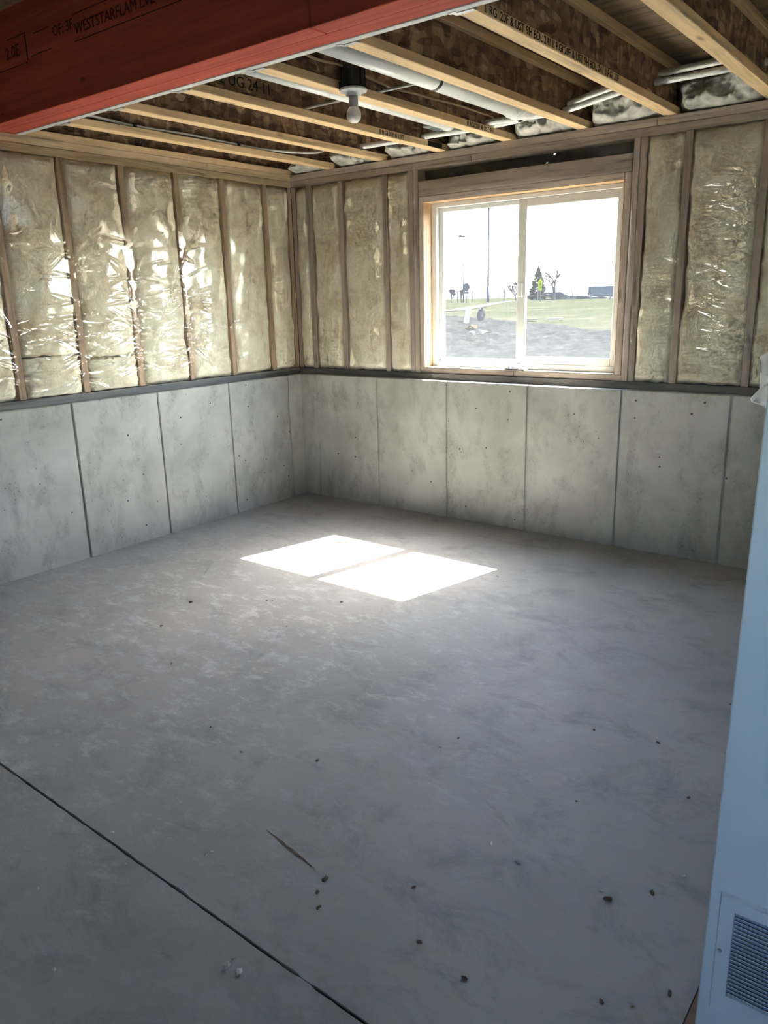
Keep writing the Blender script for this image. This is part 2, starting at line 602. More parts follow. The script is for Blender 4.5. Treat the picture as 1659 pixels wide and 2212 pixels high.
# back wall
MB().box(-0.21, 4.3, D-0.001, 0.209, H1-0.002, 0.999).build('sill_plate', 'sill_x', wall_back, bevel=0.002)
MB().box(1.06, 1.822, D+0.01, 0.209, 1.0, 1.036).build('bottom_plate', 'plate_x', wall_back, bevel=0.002)
MB().box(1.824, 2.57, D+0.01, 0.209, 1.0, 1.036).build('bottom_plate', 'plate_x', wall_back, bevel=0.002)
for a, b in ((-0.21, 2.66), (2.662, 4.3)):
    MB().box(a, b, D, 0.209, 2.367, TOPZ-0.001).build('top_plate', 'plate_x', wall_back, bevel=0.002)
for a, b in ((-0.21, 1.5), (1.502, 4.3)):
    MB().box(a, b, D, 0.209, 2.323, 2.365).build('top_plate', 'plate_x', wall_back, bevel=0.002)
BACK_STUDS = [(-0.069, -0.03), (0.078, 0.125), (0.39, 0.43), (0.79, 0.83), (1.012, 1.05)]
for a, b in BACK_STUDS + [(2.579, 2.617), (2.818, 2.856), (3.205, 3.243), (3.612, 3.65)]:
    stud_back(a, b)
stud_back(1.052, 1.089, 1.0, 2.322, name='king_stud')
stud_back(2.54, 2.577, 1.0, 2.322, name='king_stud')
stud_back(1.091, 1.128, 1.037, 2.152, name='trimmer_stud')
stud_back(2.499, 2.538, 1.037, 2.152, name='trimmer_stud')
MB().box(1.091, 2.538, D, 0.209, 2.155, 2.25).build('window_header', 'plate_x', wall_back, bevel=0.002)
MB().box(1.13, 2.497, D, 0.209, 2.119, 2.153).build('header_shim_board', 'plate_x', wall_back, bevel=0.002)
MB().box(1.091, 2.538, D+0.09, 0.2, 2.252, 2.321).build('header_gap_strip', 'gap', wall_back, label='black strip')
# outside skin of both framed walls
sk = MB().box(-0.235, 1.126, 0.2095, 0.23, H1, 2.66).box(2.5, 6.4, 0.2095, 0.23, H1, 2.66).box(1.126, 2.5, 0.2095, 0.23, H1, 1.034).box(1.126, 2.5, 0.2095, 0.23, 2.119, 2.66)
sk.build('sheathing', 'osb', wall_back)
MB().box(-0.235, -0.2095, -6.9, 0.2095, H1, 2.9).build('sheathing', 'osb', wall_left)
MB().box(-0.2, 4.3, 0.175, 0.208, TOPZ, 2.648).build('rim_board', 'osb', wall_back)
# side wall
MB().box(-0.209, -D+0.012, -6.8, D-0.013, H1-0.002, 0.999).build('sill_plate', 'sill_y', wall_left, bevel=0.002)
MB().box(-0.209, -D, -6.8, D-0.001, 2.367, TOPZ-0.001).build('top_plate', 'plate_y', wall_left, bevel=0.002)
MB().box(-0.209, -D, -6.8, D-0.001, 2.323, 2.365).build('top_plate', 'plate_y', wall_left, bevel=0.002)
LEFT_STUDS = [-0.205, -0.605, -0.99, -1.40, -1.80, -2.205, -2.61, -3.02]
for y in LEFT_STUDS:
    stud_left(y-0.02, y+0.02)
stud_left(0.03, 0.066)
MB().box(-0.208, -0.1, -6.8, -3.04, 1.0, 2.32).build('wall_infill', 'osb', wall_left)

# ------------------------------------------------------------------ ceiling: subfloor, joists, beam
ceil = struct('ceiling')
for i in range(5):
    a = -0.24 + 1.22*i
    MB().box(a+0.0015, min(a+1.2185, 6.4), -2.03, 0.23, 2.651, 2.672).build('subfloor_panel', 'ply', ceil)
MB().box(-0.24, 6.4, -6.9, -2.21, 2.885, 2.91).build('subfloor_panel', 'ceil_near', ceil)
MB().box(-0.24, 6.4, -2.211, -2.03, 2.9, 2.93).build('subfloor_panel', 'ceil_near', ceil)

JX = [-0.105, 0.325, 0.792, 1.275, 1.755, 2.238, 2.728, 3.235, 3.72]
J0, J1 = -1.998, 0.174
JNAMES = ['ceiling joist lying along the top of the side wall', 'first ceiling joist out from the side wall', 'second ceiling joist out from the side wall',
          'third ceiling joist from the side wall, stamped near the window end', 'ceiling joist carrying the bare bulb fixture',
          'ceiling joist just past the fat white pipe', 'ceiling joist with black stamp running its whole length',
          'ceiling joist crossing the upper corner over the white tubes', 'last ceiling joist by the pale blue wall']
protoJ = None
joists = []
for jx, lab in zip(JX, JNAMES):
    j = empty('ceiling_joist', (jx, J0, TOPZ), label=lab, cat='joist', group='strand-web ceiling joists')
    w = 0.034
    if protoJ is None:
        fl_ = MB().box(jx-w, jx+w, J0, J1, TOPZ, TOPZ+0.038).build('bottom_flange', 'flange', j, bevel=0.0025)
        wb_ = MB().box(jx-0.006, jx+0.006, J0, J1, TOPZ+0.037, TOPZ+0.203).build('web', 'osb', j)
        tp_ = MB().box(jx-w, jx+w, J0, J1, TOPZ+0.202, TOPZ+0.24).build('top_flange', 'flange', j, bevel=0.0025)
        protoJ = (fl_, wb_, tp_)
    else:
        for p in protoJ:
            share(p, p.name.split('.')[0], j, (jx, J0, TOPZ))
    joists.append(j)


def stamp(text, parent, loc, size, rot, mat='ink', ex=0.0006, shear=0.0):
    d = bpy.data.curves.new('stamp', 'FONT')
    d.body = text
    d.size = size
    d.extrude = ex
    d.shear = shear
    d.resolution_u = 2
    d.materials.append(MAT[mat])
    tmp = bpy.data.objects.new('stamp_curve', d)
    COL.objects.link(tmp)
    me = bpy.data.meshes.new_from_object(tmp)
    bpy.data.objects.remove(tmp)
    o = bpy.data.objects.new('stamp', me)
    COL.objects.link(o)
    o.parent = parent
    o.location = Vector(loc) - wl(parent)
    o.rotation_euler = rot
    WL[o.name] = Vector(loc)
    o['kind'] = 'stuff'
    return o


RX = (math.radians(90), 0, math.radians(90))       # lettering on a face that looks along +x, reading along +y
stamp('II RGI 20F & UST', joists[3], (JX[3]+0.0345, -0.62, TOPZ+0.007), 0.034, RX)
MB().box(JX[3]+0.0335, JX[3]+0.0345, -0.13, 0.03, TOPZ+0.004, TOPZ+0.034).build('stamp_block', 'ink', joists[3])
stamp('II RGI 20F & UST 9H', joists[4], (JX[4]+0.0345, -0.45, TOPZ+0.007), 0.034, RX)
stamp('II RGI 20F & UST 9H BDL 241 II RGI 20F & UST 9H BDL 241 II RGI 20F', joists[6], (JX[6]+0.0345, -1.92, TOPZ+0.006), 0.04, RX)
stamp('CN 2 UG 24 11', joists[3], (JX[3]+0.0065, -1.9, TOPZ+0.07), 0.07, RX)

BY0, BY1, BY2 = -2.21, -2.034, -2.0
beam = empty('support_beam', (1.9, (BY0+BY1)/2, TOPZ), label='deep red laminated support beam across the top of the room', cat='beam')
for a, b in ((-0.2, 2.239), (2.245, 3.966)):
    MB().box(a, b, BY0, BY0+0.087, TOPZ, 2.882).build('beam_ply', 'beam', beam, bevel=0.002)
MB().box(-0.2, 3.966, BY0+0.089, BY1, TOPZ+0.001, 2.882).build('beam_ply', 'beam', beam, bevel=0.002)
MB().box(-0.2, 3.966, BY1+0.0005, BY2, TOPZ-0.002, 2.645).build('edge_strip', 'steel', beam, bevel=0.002, label='pale grey strip')
RB = (math.radians(90), 0, 0)
stamp('WESTSTARFLAM LVL', beam, (0.85, BY0-0.0004, 2.665), 0.062, RB, 'beam_ink')
stamp('OF: 3F', beam, (0.675, BY0-0.0004, 2.69), 0.06, RB, 'beam_ink')
stamp('2.0E', beam, (0.25, BY0-0.0004, 2.67), 0.075, RB, 'beam_ink')
bl = MB()
for x0, x1, z in ((0.842, 1.5, 2.741), (0.846, 1.58, 2.636), (0.275, 0.453, 2.75), (0.1, 0.44, 2.628), (0.469, 0.655, 2.646), (0.518, 0.649, 2.733)):
    bl.box(x0, x1, BY0-0.0008, BY0+0.001, z, z+0.004)
bl.box(0.438, 0.446, BY0-0.0008, BY0+0.001, 2.635, 2.752)
bl.build('stamp_line', 'beam_ink', beam)['kind'] = 'stuff'
for x in JX[1:]:
    c = MB()
    c.box(x-0.04, x+0.04, BY2+0.001, BY2+0.022, TOPZ-0.004, TOPZ-0.0022)
    c.box(x-0.04, x-0.0375, BY2+0.001, BY2+0.022, TOPZ-0.004, TOPZ+0.09)
    c.box(x+0.0375, x+0.04, BY2+0.001, BY2+0.022, TOPZ-0.004, TOPZ+0.09)
    c.box(x-0.05, x-0.022, BY2-0.014, BY2+0.002, TOPZ-0.004, TOPZ-0.0023)
    c.build('joist_hanger', 'galv', beam)

# ------------------------------------------------------------------ wall insulation
ORD = ['first', 'second', 'third', 'fourth', 'fifth', 'sixth', 'seventh', 'eighth', 'ninth']


def batt(along, a, b, z0, z1, label, group, seed, bulge=0.012, wob=0.011):
    """a soft slab between two studs, irregular edges, its front swelling out"""
    nu, nv = 14, 40
    m = MB()
    pts = []
    L = b-a
    for j in range(nv+1):
        tz = j/nv
        for i in range(nu+1):
            tu = i/nu
            e = min(tu, 1-tu)
            el, er = wob*fb(seed*3.1, tz*6, 0.3, 1.0), wob*fb(seed*5.7, tz*6, 2.3, 1.0)
            s = a + L*tu + el*(1-tu) - er*tu
            z = z0 + (z1-z0)*tz + (0.008*fb(seed, tu*4, 8) if j in (0, nv) else 0)
            ez = min(tz, 1-tz)
            prof = min(1, e/0.09)**0.6 * min(1, ez/0.02)**0.6
            d = -0.022 + (0.022+bulge*0.55)*prof + bulge*0.7*prof*fb(seed*1.7, s*5, z*4, 1.0) + 0.006*fb(s*22, z*16, seed)
            d = min(d, bulge+0.002)
            pts.append((s, d, z))
    nfr = len(pts)
    for j in range(nv+1):                  # back sheet
        for i in range(nu+1):
            s, d, z = pts[j*(nu+1)+i]
            pts.append((s, -0.12, z))
    W_ = nu+1
    fs = []
    for j in range(nv):
        for i in range(nu):
            q = (j*W_+i, j*W_+i+1, (j+1)*W_+i+1, (j+1)*W_+i)
            fs.append(q)
            fs.append(tuple(nfr+k for k in reversed(q)))
    for j in range(nv):
        for i in (0, nu):
            p, q = j*W_+i, (j+1)*W_+i
            fs.append((p, q, nfr+q, nfr+p))
    for i in range(nu):
        for j in (0, nv):
            p, q = j*W_+i, j*W_+i+1
            fs.append((p, q, nfr+q, nfr+p))
    if along == 'x':
        vv = [(s, D-d, z) for s, d, z in pts]
        org = ((a+b)/2, D+0.06, z0)
    else:
        vv = [(-D+d, s, z) for s, d, z in pts]
        org = (-D-0.06, (a+b)/2, z0)
    o = m.add(vv, fs).build('insulation_batt', 'batt', origin=org, smooth=True)
    return tag(o, label, 'insulation', group)


ys = [0.03] + [y for y in LEFT_STUDS]
for k in range(len(ys)-1):
    hi = ys[k] - (0.021 if k else 0.004)
    lo = ys[k+1] + 0.021
    lab = ('%s pale glass-wool batt on the side wall counting from the room corner' % ORD[k])
    # most bays hold a long batt with a short piece under it
    split = {4: 1.2, 5: 1.23}.get(k)
    if split:
        batt('y', lo, hi, split+0.002, 2.32, lab + ', upper piece', 'side wall insulation', k+1)
        batt('y', lo, hi, 1.002, split-0.002, lab + ', short lower piece', 'side wall insulation', k+31)
    else:
        batt('y', lo, hi, 1.002, 2.32, lab, 'side wall insulation', k+1)
bx = [(-0.028, 0.076, 'narrow batt squeezed between the two corner studs of the window wall'),
      (0.127, 0.388, 'first wide glass-wool batt from the corner on the window wall'),
      (0.432, 0.788, 'glass-wool batt midway between the room corner and the window'),
      (0.832, 1.010, 'slim glass-wool batt beside the window, on the corner side'),
      (2.619, 2.816, 'narrow glass-wool batt beside the window, away from the corner'),
      (2.858, 3.203, 'wide batt on the window wall behind the most wrinkled plastic'),
      (3.245, 3.61, 'batt on the window wall just above the torn white wrap'),
      (3.652, 3.96, 'last batt on the window wall beside the pale blue wall')]
for k, (a, b, lab) in enumerate(bx):
    batt('x', a, b, 1.002, 2.32, lab, 'window wall insulation', k+11, wob=0.014 if k else 0.006)


def blob(x0, x1, z0, z1, yf, label, seed):
    """crumpled insulation stuffed into the joist bay over the wall"""
    nu, nv = 36, 20
    m = MB()
    vv, fs = [], []
    for j in range(nv+1):
        for i in range(nu+1):
            u, t = i/nu, j/nv
            e = min(1, min(u, 1-u)/0.16)**0.5 * min(1, min(t, 1-t)/0.22)**0.5
            x = x0 + (x1-x0)*u
            z = z0 + (z1-z0)*t
            y = 0.15 - (0.15-yf)*e*(0.8+0.45*fb(x*7, z*9, seed))
            y += 0.013*fb(x*22, z*22, seed) + 0.006*fb(x*60, z*60, seed)
            vv.append((x, min(y, 0.16), z))
    W_ = nu+1
    nb = len(vv)
    vv += [(x, 0.17, z) for x, y, z in vv]
    for j in range(nv):
        for i in range(nu):
            q = (j*W_+i, j*W_+i+1, (j+1)*W_+i+1, (j+1)*W_+i)
            fs.append(q)
            fs.append(tuple(nb+k for k in reversed(q)))
    for j in range(nv):
        for i in (0, nu):
            p, q = j*W_+i, (j+1)*W_+i
            fs.append((p, q, nb+q, nb+p))
    for i in range(nu):
        for j in (0, nv):
            p, q = j*W_+i, j*W_+i+1
            fs.append((p, q, nb+q, nb+p))
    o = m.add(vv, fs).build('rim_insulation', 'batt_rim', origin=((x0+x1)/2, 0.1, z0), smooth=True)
    tag(o, label, 'insulation', 'insulation stuffed into the joist bays')


RIML = ['crumpled insulation in the joist bay right at the room corner', 'crumpled insulation at the end of the bay holding the looping white cable',
        'crumpled insulation left of the stamped third joist', 'low flap of insulation under the grey-green duct end',
        'crumpled insulation at the end of the fat white pipe', 'crumpled insulation under the pair of white tubes above the window',
        'bulging insulation under the white tubes past the stamped joist', 'insulation in the ceiling bay next to the pale blue wall']
for k in range(len(JX)-1):
    a, b = JX[k]+0.036, JX[k+1]-0.036
    top = 2.52 if k == 3 else 2.6+0.03*((k*7) % 3-1)
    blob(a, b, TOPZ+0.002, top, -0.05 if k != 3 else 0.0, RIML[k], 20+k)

# ------------------------------------------------------------------ clear plastic over the insulation


def wrinkled(S, Z, studs, fans, seed):
    """height of the sheet over the stud faces: slack between studs, creases fanning from staples"""
    r = np.random.default_rng(seed)
    studs = np.array(sorted(studs))
    idx = np.clip(np.searchsorted(studs, S)-1, 0, len(studs)-2)
    a, b = studs[idx], studs[idx+1]
    t = np.clip((S-a-0.022)/(b-a-0.044), 0, 1)
    H = 0.004 + 0.016*np.sin(np.pi*t)**1.3
    H += 0.0022*np.sin(S*37+Z*11+seed)*np.sin(Z*23-S*9)*np.sin(np.pi*t)
    for (s0, z0, ang, ln, wd, amp) in fans:
        ca, sa = math.cos(ang), math.sin(ang)
        u = (S-s0)*ca + (Z-z0)*sa
        w = -(S-s0)*sa + (Z-z0)*ca
        w = w - 0.12*ln*np.sin(u/ln*2.2)*r.uniform(-1, 1)
        tt = np.clip(u/ln, 0, 1)
        wid = wd*np.where((u > 0) & (u < ln), np.minimum(1, 0.35+5*tt)*(1-tt**2)**0.5, 0)
        H += amp*np.clip(wid-np.abs(w), 0, 1)
    return H


def sheet(along, s0, s1, z0, z1, res, studs, fans, seed, hole=None):
    ns, nz = int((s1-s0)/res), int((z1-z0)/res)
    s = np.linspace(s0, s1, ns+1)
    z = np.linspace(z0, z1, nz+1)
    S, Z = np.meshgrid(s, z)
    H = wrinkled(S, Z, studs, fans, seed)
    edge = np.array([0.012*fb(q*4, seed, 0) for q in s])
    Z = Z + edge[None, :]*np.clip((z0+0.08-Z)/0.08, 0, 1)
    if along == 'x':
        P = np.stack([S, D-H, Z], -1)
    else:
        P = np.stack([-D+H, S, Z], -1)
    V = P.reshape(-1, 3)
    W_ = ns+1
    I, J = np.meshgrid(np.arange(ns), np.arange(nz))
    keep = np.ones(I.shape, bool)
    if hole:
        sc, zc = (s[I]+s[I+1])/2, (z[J]+z[J+1])/2
        keep = ~((sc > hole[0]) & (sc < hole[1]) & (zc > hole[2]) & (zc < hole[3]))
    A = (J*W_+I)[keep]
    Q = np.stack([A, A+1, A+W_+1, A+W_], -1).astype(np.int32)
    me = bpy.data.meshes.new('plastic_sheet')
    me.vertices.add(len(V))
    me.vertices.foreach_set('co', V.astype(np.float32).ravel())
    me.loops.add(Q.size)
    me.loops.foreach_set('vertex_index', Q.ravel())
    me.polygons.add(len(Q))
    me.polygons.foreach_set('loop_start', np.arange(0, Q.size, 4, dtype=np.int32))
    me.update(calc_edges=True)
    me.validate()
    me.polygons.foreach_set('use_smooth', np.ones(len(me.polygons), bool))
    me.materials.append(MAT['plastic'])
    o = bpy.data.objects.new('plastic_sheet', me)
    COL.objects.link(o)
    return o


def fan_set(stations, r, lo, hi, n, lmin, lmax, side=None, k=1.0):
    out = []
    for s in stations:
        for _ in range(n):
            z0 = r.uniform(lo, hi)
            for _k in range(r.integers(2, 5)):
                d = side if side is not None else r.choice([-1, 1])
                ang = r.normal(0, 0.45) + (math.pi if d < 0 else 0)
                out.append((s + d*0.012, z0 + r.normal(0, 0.01), ang, r.uniform(lmin, lmax), r.uniform(0.008, 0.018), k*r.uniform(0.25, 0.6)*r.choice([1, 1, -0.4])))
    return out


r1 = np.random.default_rng(3)
fl_fans = fan_set([-0.99, -1.40, -1.80, -2.205], r1, 1.06, 1.9, 24, 0.08, 0.3, None, 1.25)
fl_fans += fan_set([-0.605], r1, 1.05, 1.45, 6, 0.06, 0.16)
fl_fans += fan_set([-1.40, -0.99], r1, 2.18, 2.28, 3, 0.1, 0.25)
fl_fans += [(-1.35+0.06*k, 1.15+0.11*k, 0.95+0.1*(k % 3), 0.25, 0.012, 0.4) for k in range(7)]
o = sheet('y', -3.05, 0.05, 1.004, 2.362, 0.0045, [0.05]+LEFT_STUDS+[-3.2], fl_fans, 4)
tag(o, 'wrinkled clear plastic sheet stapled over the side wall insulation', 'plastic sheet')
r2 = np.random.default_rng(9)
bk_fans = fan_set([3.222], r2, 1.05, 2.15, 14, 0.12, 0.33, -1)
for z in np.linspace(1.07, 2.12, 17):
    for k_ in range(3):
        bk_fans.append((3.205, z + r2.normal(0, 0.02), math.pi + r2.normal(-0.08, 0.22), r2.uniform(0.14, 0.34), r2.uniform(0.010, 0.022), r2.uniform(0.4, 0.62)))
for z in np.linspace(1.45, 1.75, 8):
    bk_fans.append((2.83, z, math.pi + r2.normal(-0.05, 0.35), r2.uniform(0.06, 0.14), r2.uniform(0.009, 0.015), r2.uniform(0.4, 0.62)))
for z in np.linspace(1.1, 2.0, 16):
    bk_fans.append((3.205 - r2.uniform(0, 0.12), z + r2.normal(0, 0.02), math.pi - r2.normal(0.38, 0.16), r2.uniform(0.1, 0.26), r2.uniform(0.012, 0.024), r2.uniform(0.44, 0.58)))
bk_fans += fan_set([2.837], r2, 1.3, 1.95, 9, 0.05, 0.14, -1)
bk_fans += fan_set([0.41, 0.81], r2, 1.2, 2.1, 2, 0.04, 0.12)
bk_fans += fan_set([2.558], r2, 1.05, 1.45, 5, 0.03, 0.08)
bk_fans += fan_set([2.0, 1.5], r2, 2.25, 2.33, 2, 0.1, 0.2)
o = sheet('x', -0.06, 3.95, 1.004, 2.362, 0.0045, [-0.06, 0.1, 0.41, 0.81, 1.03, 1.09, 2.52, 2.6, 2.837, 3.224, 3.63, 3.96], bk_fans, 6,
          hole=(1.10, 2.53, 0.9, 2.145))
tag(o, 'clear plastic sheet stretched around the window over the framing', 'plastic sheet')

# torn white wrap hanging over the concrete ledge at the far end of the window wall
tw = MB()
poly = [(3.30, 1.165), (3.335, 1.19), (3.40, 1.21), (3.46, 1.17), (3.47, 1.02), (3.41, 0.965), (3.395, 0.93), (3.36, 0.905), (3.335, 0.917), (3.288, 0.93), (3.282, 0.95), (3.318, 1.0), (3.318, 1.03), (3.312, 1.08)]
cx_, cz_ = 3.36, 1.04
rings = [1.0, 0.7, 0.4, 0.12]
vv, fs = [], []
for q, rr in enumerate(rings):
    for (x, z) in poly:
        xx, zz = cx_+(x-cx_)*rr, cz_+(z-cz_)*rr
        yy = -0.012 + 0.03*max(0, (zz-0.97)/0.2) - 0.02*fb(xx*14, zz*14, 3) - 0.012*(1-rr)
        vv.append((xx, yy, zz))
K = len(poly)
for q in range(len(rings)-1):
    for k in range(K):
        k2 = (k+1) % K
        fs.append((q*K+k, q*K+k2, (q+1)*K+k2, (q+1)*K+k))
fs.append(tuple((len(rings)-1)*K+k for k in range(K)))
nb = len(vv)
vv += [(x, y+0.0012, z) for x, y, z in vv]
fs += [tuple(nb+i for i in reversed(q)) for q in list(fs)]
fs += [(k, (k+1) % K, nb+(k+1) % K, nb+k) for k in range(K)]
o = tw.add(vv, fs).build('torn_wrap', 'paper', origin=(3.36, -0.01, 0.905), smooth=True)
tag(o, 'torn piece of white wrap hanging over the concrete ledge', 'wrap')

# ------------------------------------------------------------------ the window
win = struct('window_1')
X0, X1, Z0, Z1 = 1.131, 2.494, 1.040, 2.115
FY0, FY1 = 0.165, 0.228
fr = MB()
fr.box(X0, X0+0.04, FY0, FY1, Z0, Z1).box(X1-0.04, X1, FY0, FY1, Z0, Z1).box(X0+0.04, X1-0.04, FY0, FY1, Z0, Z0+0.036).box(X0+0.04, X1-0.04, FY0, FY1, Z1-0.03, Z1)
fr.build('window_frame', 'vinyl', win, bevel=0.003)


def sash(x0, x1, y0, y1, z0, z1, w, wb, wt_, name, w2=None):
    w2 = w2 or w
    m = MB()
    m.box(x0, x0+w, y0, y1, z0, z1).box(x1-w2, x1, y0, y1, z0, z1).box(x0+w, x1-w2, y0, y1, z0, z0+wb).box(x0+w, x1-w2, y0, y1, z1-wt_, z1)
    s_ = m.build(name, 'vinyl', win, bevel=0.0025)
    gy = (y0+y1)/2
    MB().box(x0+w-0.004, x1-w2+0.004, gy-0.002, gy+0.002, z0+wb-0.004, z1-wt_+0.004).build('pane', 'glass', s_)
    return s_


s1 = sash(X0+0.041, 1.812, 0.197, 0.222, Z0+0.037, Z1-0.031, 0.034, 0.022, 0.026, 'fixed_sash')
s2 = sash(1.786, X1-0.041, 0.17, 0.195, Z0+0.037, Z1-0.031, 0.06, 0.045, 0.048, 'sliding_sash', 0.026)
MB().box(1.80, 1.826, 0.16, 0.1695, 1.5, 1.58).build('latch', 'vinyl', s2, bevel=0.002)
# fresh pine reveal: left, right, head and stool boards lining the rough opening
MB().box(1.1285, 1.1305, D+0.001, 0.2, 1.0375, 2.1175).build('reveal_board', 'jamb', win)
MB().box(2.4945, 2.4985, D+0.001, 0.2, 1.0375, 2.1175).build('reveal_board', 'jamb', win)
MB().box(1.131, 2.494, D+0.001, 0.2, 2.1155, 2.1185).build('reveal_board', 'jamb', win)
MB().box(1.131, 2.494, D+0.011, 0.2, 1.0365, 1.0395).build('stool_board', 'stool', win)

# crumpled plastic wrapper lying on the stool
cr = MB()
vv, fs = [], []
nu, nv = 26, 9
for i in range(nu+1):
    for j in range(nv):
        u = i/nu
        a = 2*math.pi*j/nv
        rad = (0.012+0.016*u)*(math.sin(math.pi*min(1, max(0, u*0.96+0.02)))**0.5)
        x = 1.685+0.225*u
        y = 0.118+0.028*math.cos(a)*(rad/0.02)*(1+0.4*fb(u*9, a, 2)) - 0.012*u
        z = 1.0405+max(0, rad*(1+math.sin(a))*0.75*(1+0.5*fb(u*12, a*1.3, 5)))
        vv.append((x, y, z))
for i in range(nu):
    for j in range(nv):
        j2 = (j+1) % nv
        fs.append((i*nv+j, i*nv+j2, (i+1)*nv+j2, (i+1)*nv+j))
cr.add(vv, fs)
o = cr.build('plastic_scrap', 'paper', origin=(1.8, 0.115, 1.0405))
tag(o, 'crumpled scrap of pale plastic lying on the window sill', 'scrap')

# ------------------------------------------------------------------ pale blue wall with the return-air grille
wr = struct('wall_right')
MB().prism([(3.9645, -3.05, 0.004), (6.4, -3.05, 0.004), (6.4, -3.05, 2.885), (3.989, -3.05, 2.885)], (0, 0.12, 0)).build('drywall_face', 'drywall', wr, bevel=0.003)
MB().box(3.992, 4.09, -2.929, 0.0, 0.004, 2.405).build('drywall_side', 'drywall', wr)
MB().box(3.992, 4.09, -2.929, -2.212, 2.406, 2.885).build('drywall_side', 'drywall', wr)
MB().box(3.946, 3.967, -3.3, -0.02, 0.0, 0.004).build('floor_edge_strip', 'shim', wr, label='brown strip at the foot of the wall')
MB().box(3.9425, 3.9455, -3.3, -2.6, 0.0, 0.0012).build('edge_crack', 'joint', wr)

gr = empty('return_air_grille', (4.18, -3.05, 0.07), label='low metal air grille with horizontal louvres on the pale blue wall', cat='grille')
GX0, GX1, GZ0, GZ1, GY = 3.988, 4.37, 0.071, 0.359, -3.0505
IX0, IX1, IZ0, IZ1 = GX0+0.03, GX1-0.03, GZ0+0.054, GZ1-0.03
gf = MB()
gv_ = []
for yy, ins in ((GY, 0.0), (GY-0.009, 0.004)):
    gv_ += [(GX0+ins, yy, GZ0+ins), (GX1-ins, yy, GZ0+ins), (GX1-ins, yy, GZ1-ins), (GX0+ins, yy, GZ1-ins)]
for yy in (GY-0.009, GY):
    gv_ += [(IX0, yy, IZ0), (IX1, yy, IZ0), (IX1, yy, IZ1), (IX0, yy, IZ1)]
gq = []
for a_ in (0, 4, 8):
    for k in range(4):
        k2 = (k+1) % 4
        gq.append((a_+k, a_+k2, a_+4+k2, a_+4+k))
gf.add(gv_, gq).build('grille_frame', 'grille', gr)
MB().box(IX0, IX1, GY-0.0012, GY-0.0002, IZ0, IZ1).build('grille_back', 'grille_back', gr)  # flat darker plate, its tone standing for the shade behind the louvres
NS = 22
first = None
for k in range(NS):
    z = IZ0 + (IZ1-IZ0)*(k+0.5)/NS
    if first is None:
        first = MB().obox(((GX0+GX1)/2, GY-0.0048, z), (IX1-IX0-0.003, 0.0009, 0.0068), Matrix.Rotation(math.radians(38), 3, 'X')).build('louvre', 'grille', gr, origin=((GX0+GX1)/2, GY-0.0048, z))
    else:
        share(first, 'louvre', gr, ((GX0+GX1)/2, GY-0.0048, z))
for x in (GX0+0.011, GX1-0.011):
    s_ = MB().lathe([(0.0, -0.0012), (0.003, -0.0008), (0.0042, 0.0008), (0.0042, 0.002)], (0, 0, 0), 10)
    s_.v = [(a, -c, b) for a, b, c in s_.v]
    s_.v = [(a+x, b+GY-0.0095, c+0.228) for a, b, c in s_.v]
    s_.build('screw', 'galv', gr)

# ------------------------------------------------------------------ the room behind the camera
wb = struct('wall_rear')
MB().box(-0.24, 4.4, -6.85, -6.7, 0, 2.885).box(5.5, 6.4, -6.85, -6.7, 0, 2.885).box(4.4, 5.5, -6.85, -6.7, 0, 1.32).box(4.4, 5.5, -6.85, -6.7, 2.08, 2.885).build('drywall_face', 'drywall', wb)
we = struct('wall_far_right')
MB().box(6.25, 6.4, -6.7, -3.05, 0, 2.885).build('drywall_face', 'drywall', we)
w2 = struct('window_2')
m = MB()
m.box(4.4, 4.43, -6.8, -6.74, 1.32, 2.08).box(5.47, 5.5, -6.8, -6.74, 1.32, 2.08).box(4.43, 5.47, -6.8, -6.74, 1.32, 1.35).box(4.43, 5.47, -6.8, -6.74, 2.05, 2.08).box(4.93, 4.97, -6.8, -6.74, 1.35, 2.05)
m.build('window_frame', 'vinyl', w2)

# ------------------------------------------------------------------ bare bulb fixture
LX, LY = 1.845, -1.50
lamp = empty('bulb_fixture', (LX, LY, 2.27), label='bare bulb in a white lampholder on a black ceiling box', cat='lamp')
bxm = MB()
bxm.lathe([(0.046, 0.0), (0.05, 0.003), (0.05, 0.07), (0.044, 0.075)], (LX, LY, 2.408), 24)
for k in range(8):
    a = 2*math.pi*k/8
    bxm.obox((LX+0.05*math.cos(a), LY+0.05*math.sin(a), 2.452), (0.012, 0.016, 0.075 if k % 2 else 0.086), Matrix.Rotation(a, 3, 'Z'))
bxm.box(LX-0.056, LX-0.045, LY-0.03, LY+0.03, 2.412, 2.44)
bxm.build('junction_box', 'black', lamp)
MB().lathe([(0.028, -0.02), (0.034, -0.018), (0.038, -0.008), (0.06, -0.002), (0.063, 0.004), (0.058, 0.01)], (LX, LY, 2.398), 32).build('lampholder', 'white', lamp, smooth=True)
bu = MB().lathe([(0.016, 0.063), (0.02, 0.05), (0.021, 0.02), (0.019, -0.004)], (LX, LY, 2.327), 24).build('bulb_housing', 'bulb_base', lamp, smooth=True)
prof = [(0.019, 0.0)] + [(0.033*math.sin(math.radians(a))**0.9, -0.028-0.032*math.cos(math.radians(180-a))) for a in (140, 120, 100, 85, 70, 55, 40, 25, 12, 3)]
prof = [(0.0205, 0.004), (0.0265, -0.004), (0.031, -0.014), (0.033, -0.026), (0.0318, -0.036), (0.028, -0.046), (0.021, -0.054), (0.012, -0.0585), (0.002, -0.06)]
MB().lathe(prof, (LX, LY, 2.329), 28).build('bulb', 'bulb', lamp, smooth=True)

# ------------------------------------------------------------------ pipes, tubes and cables between the joists


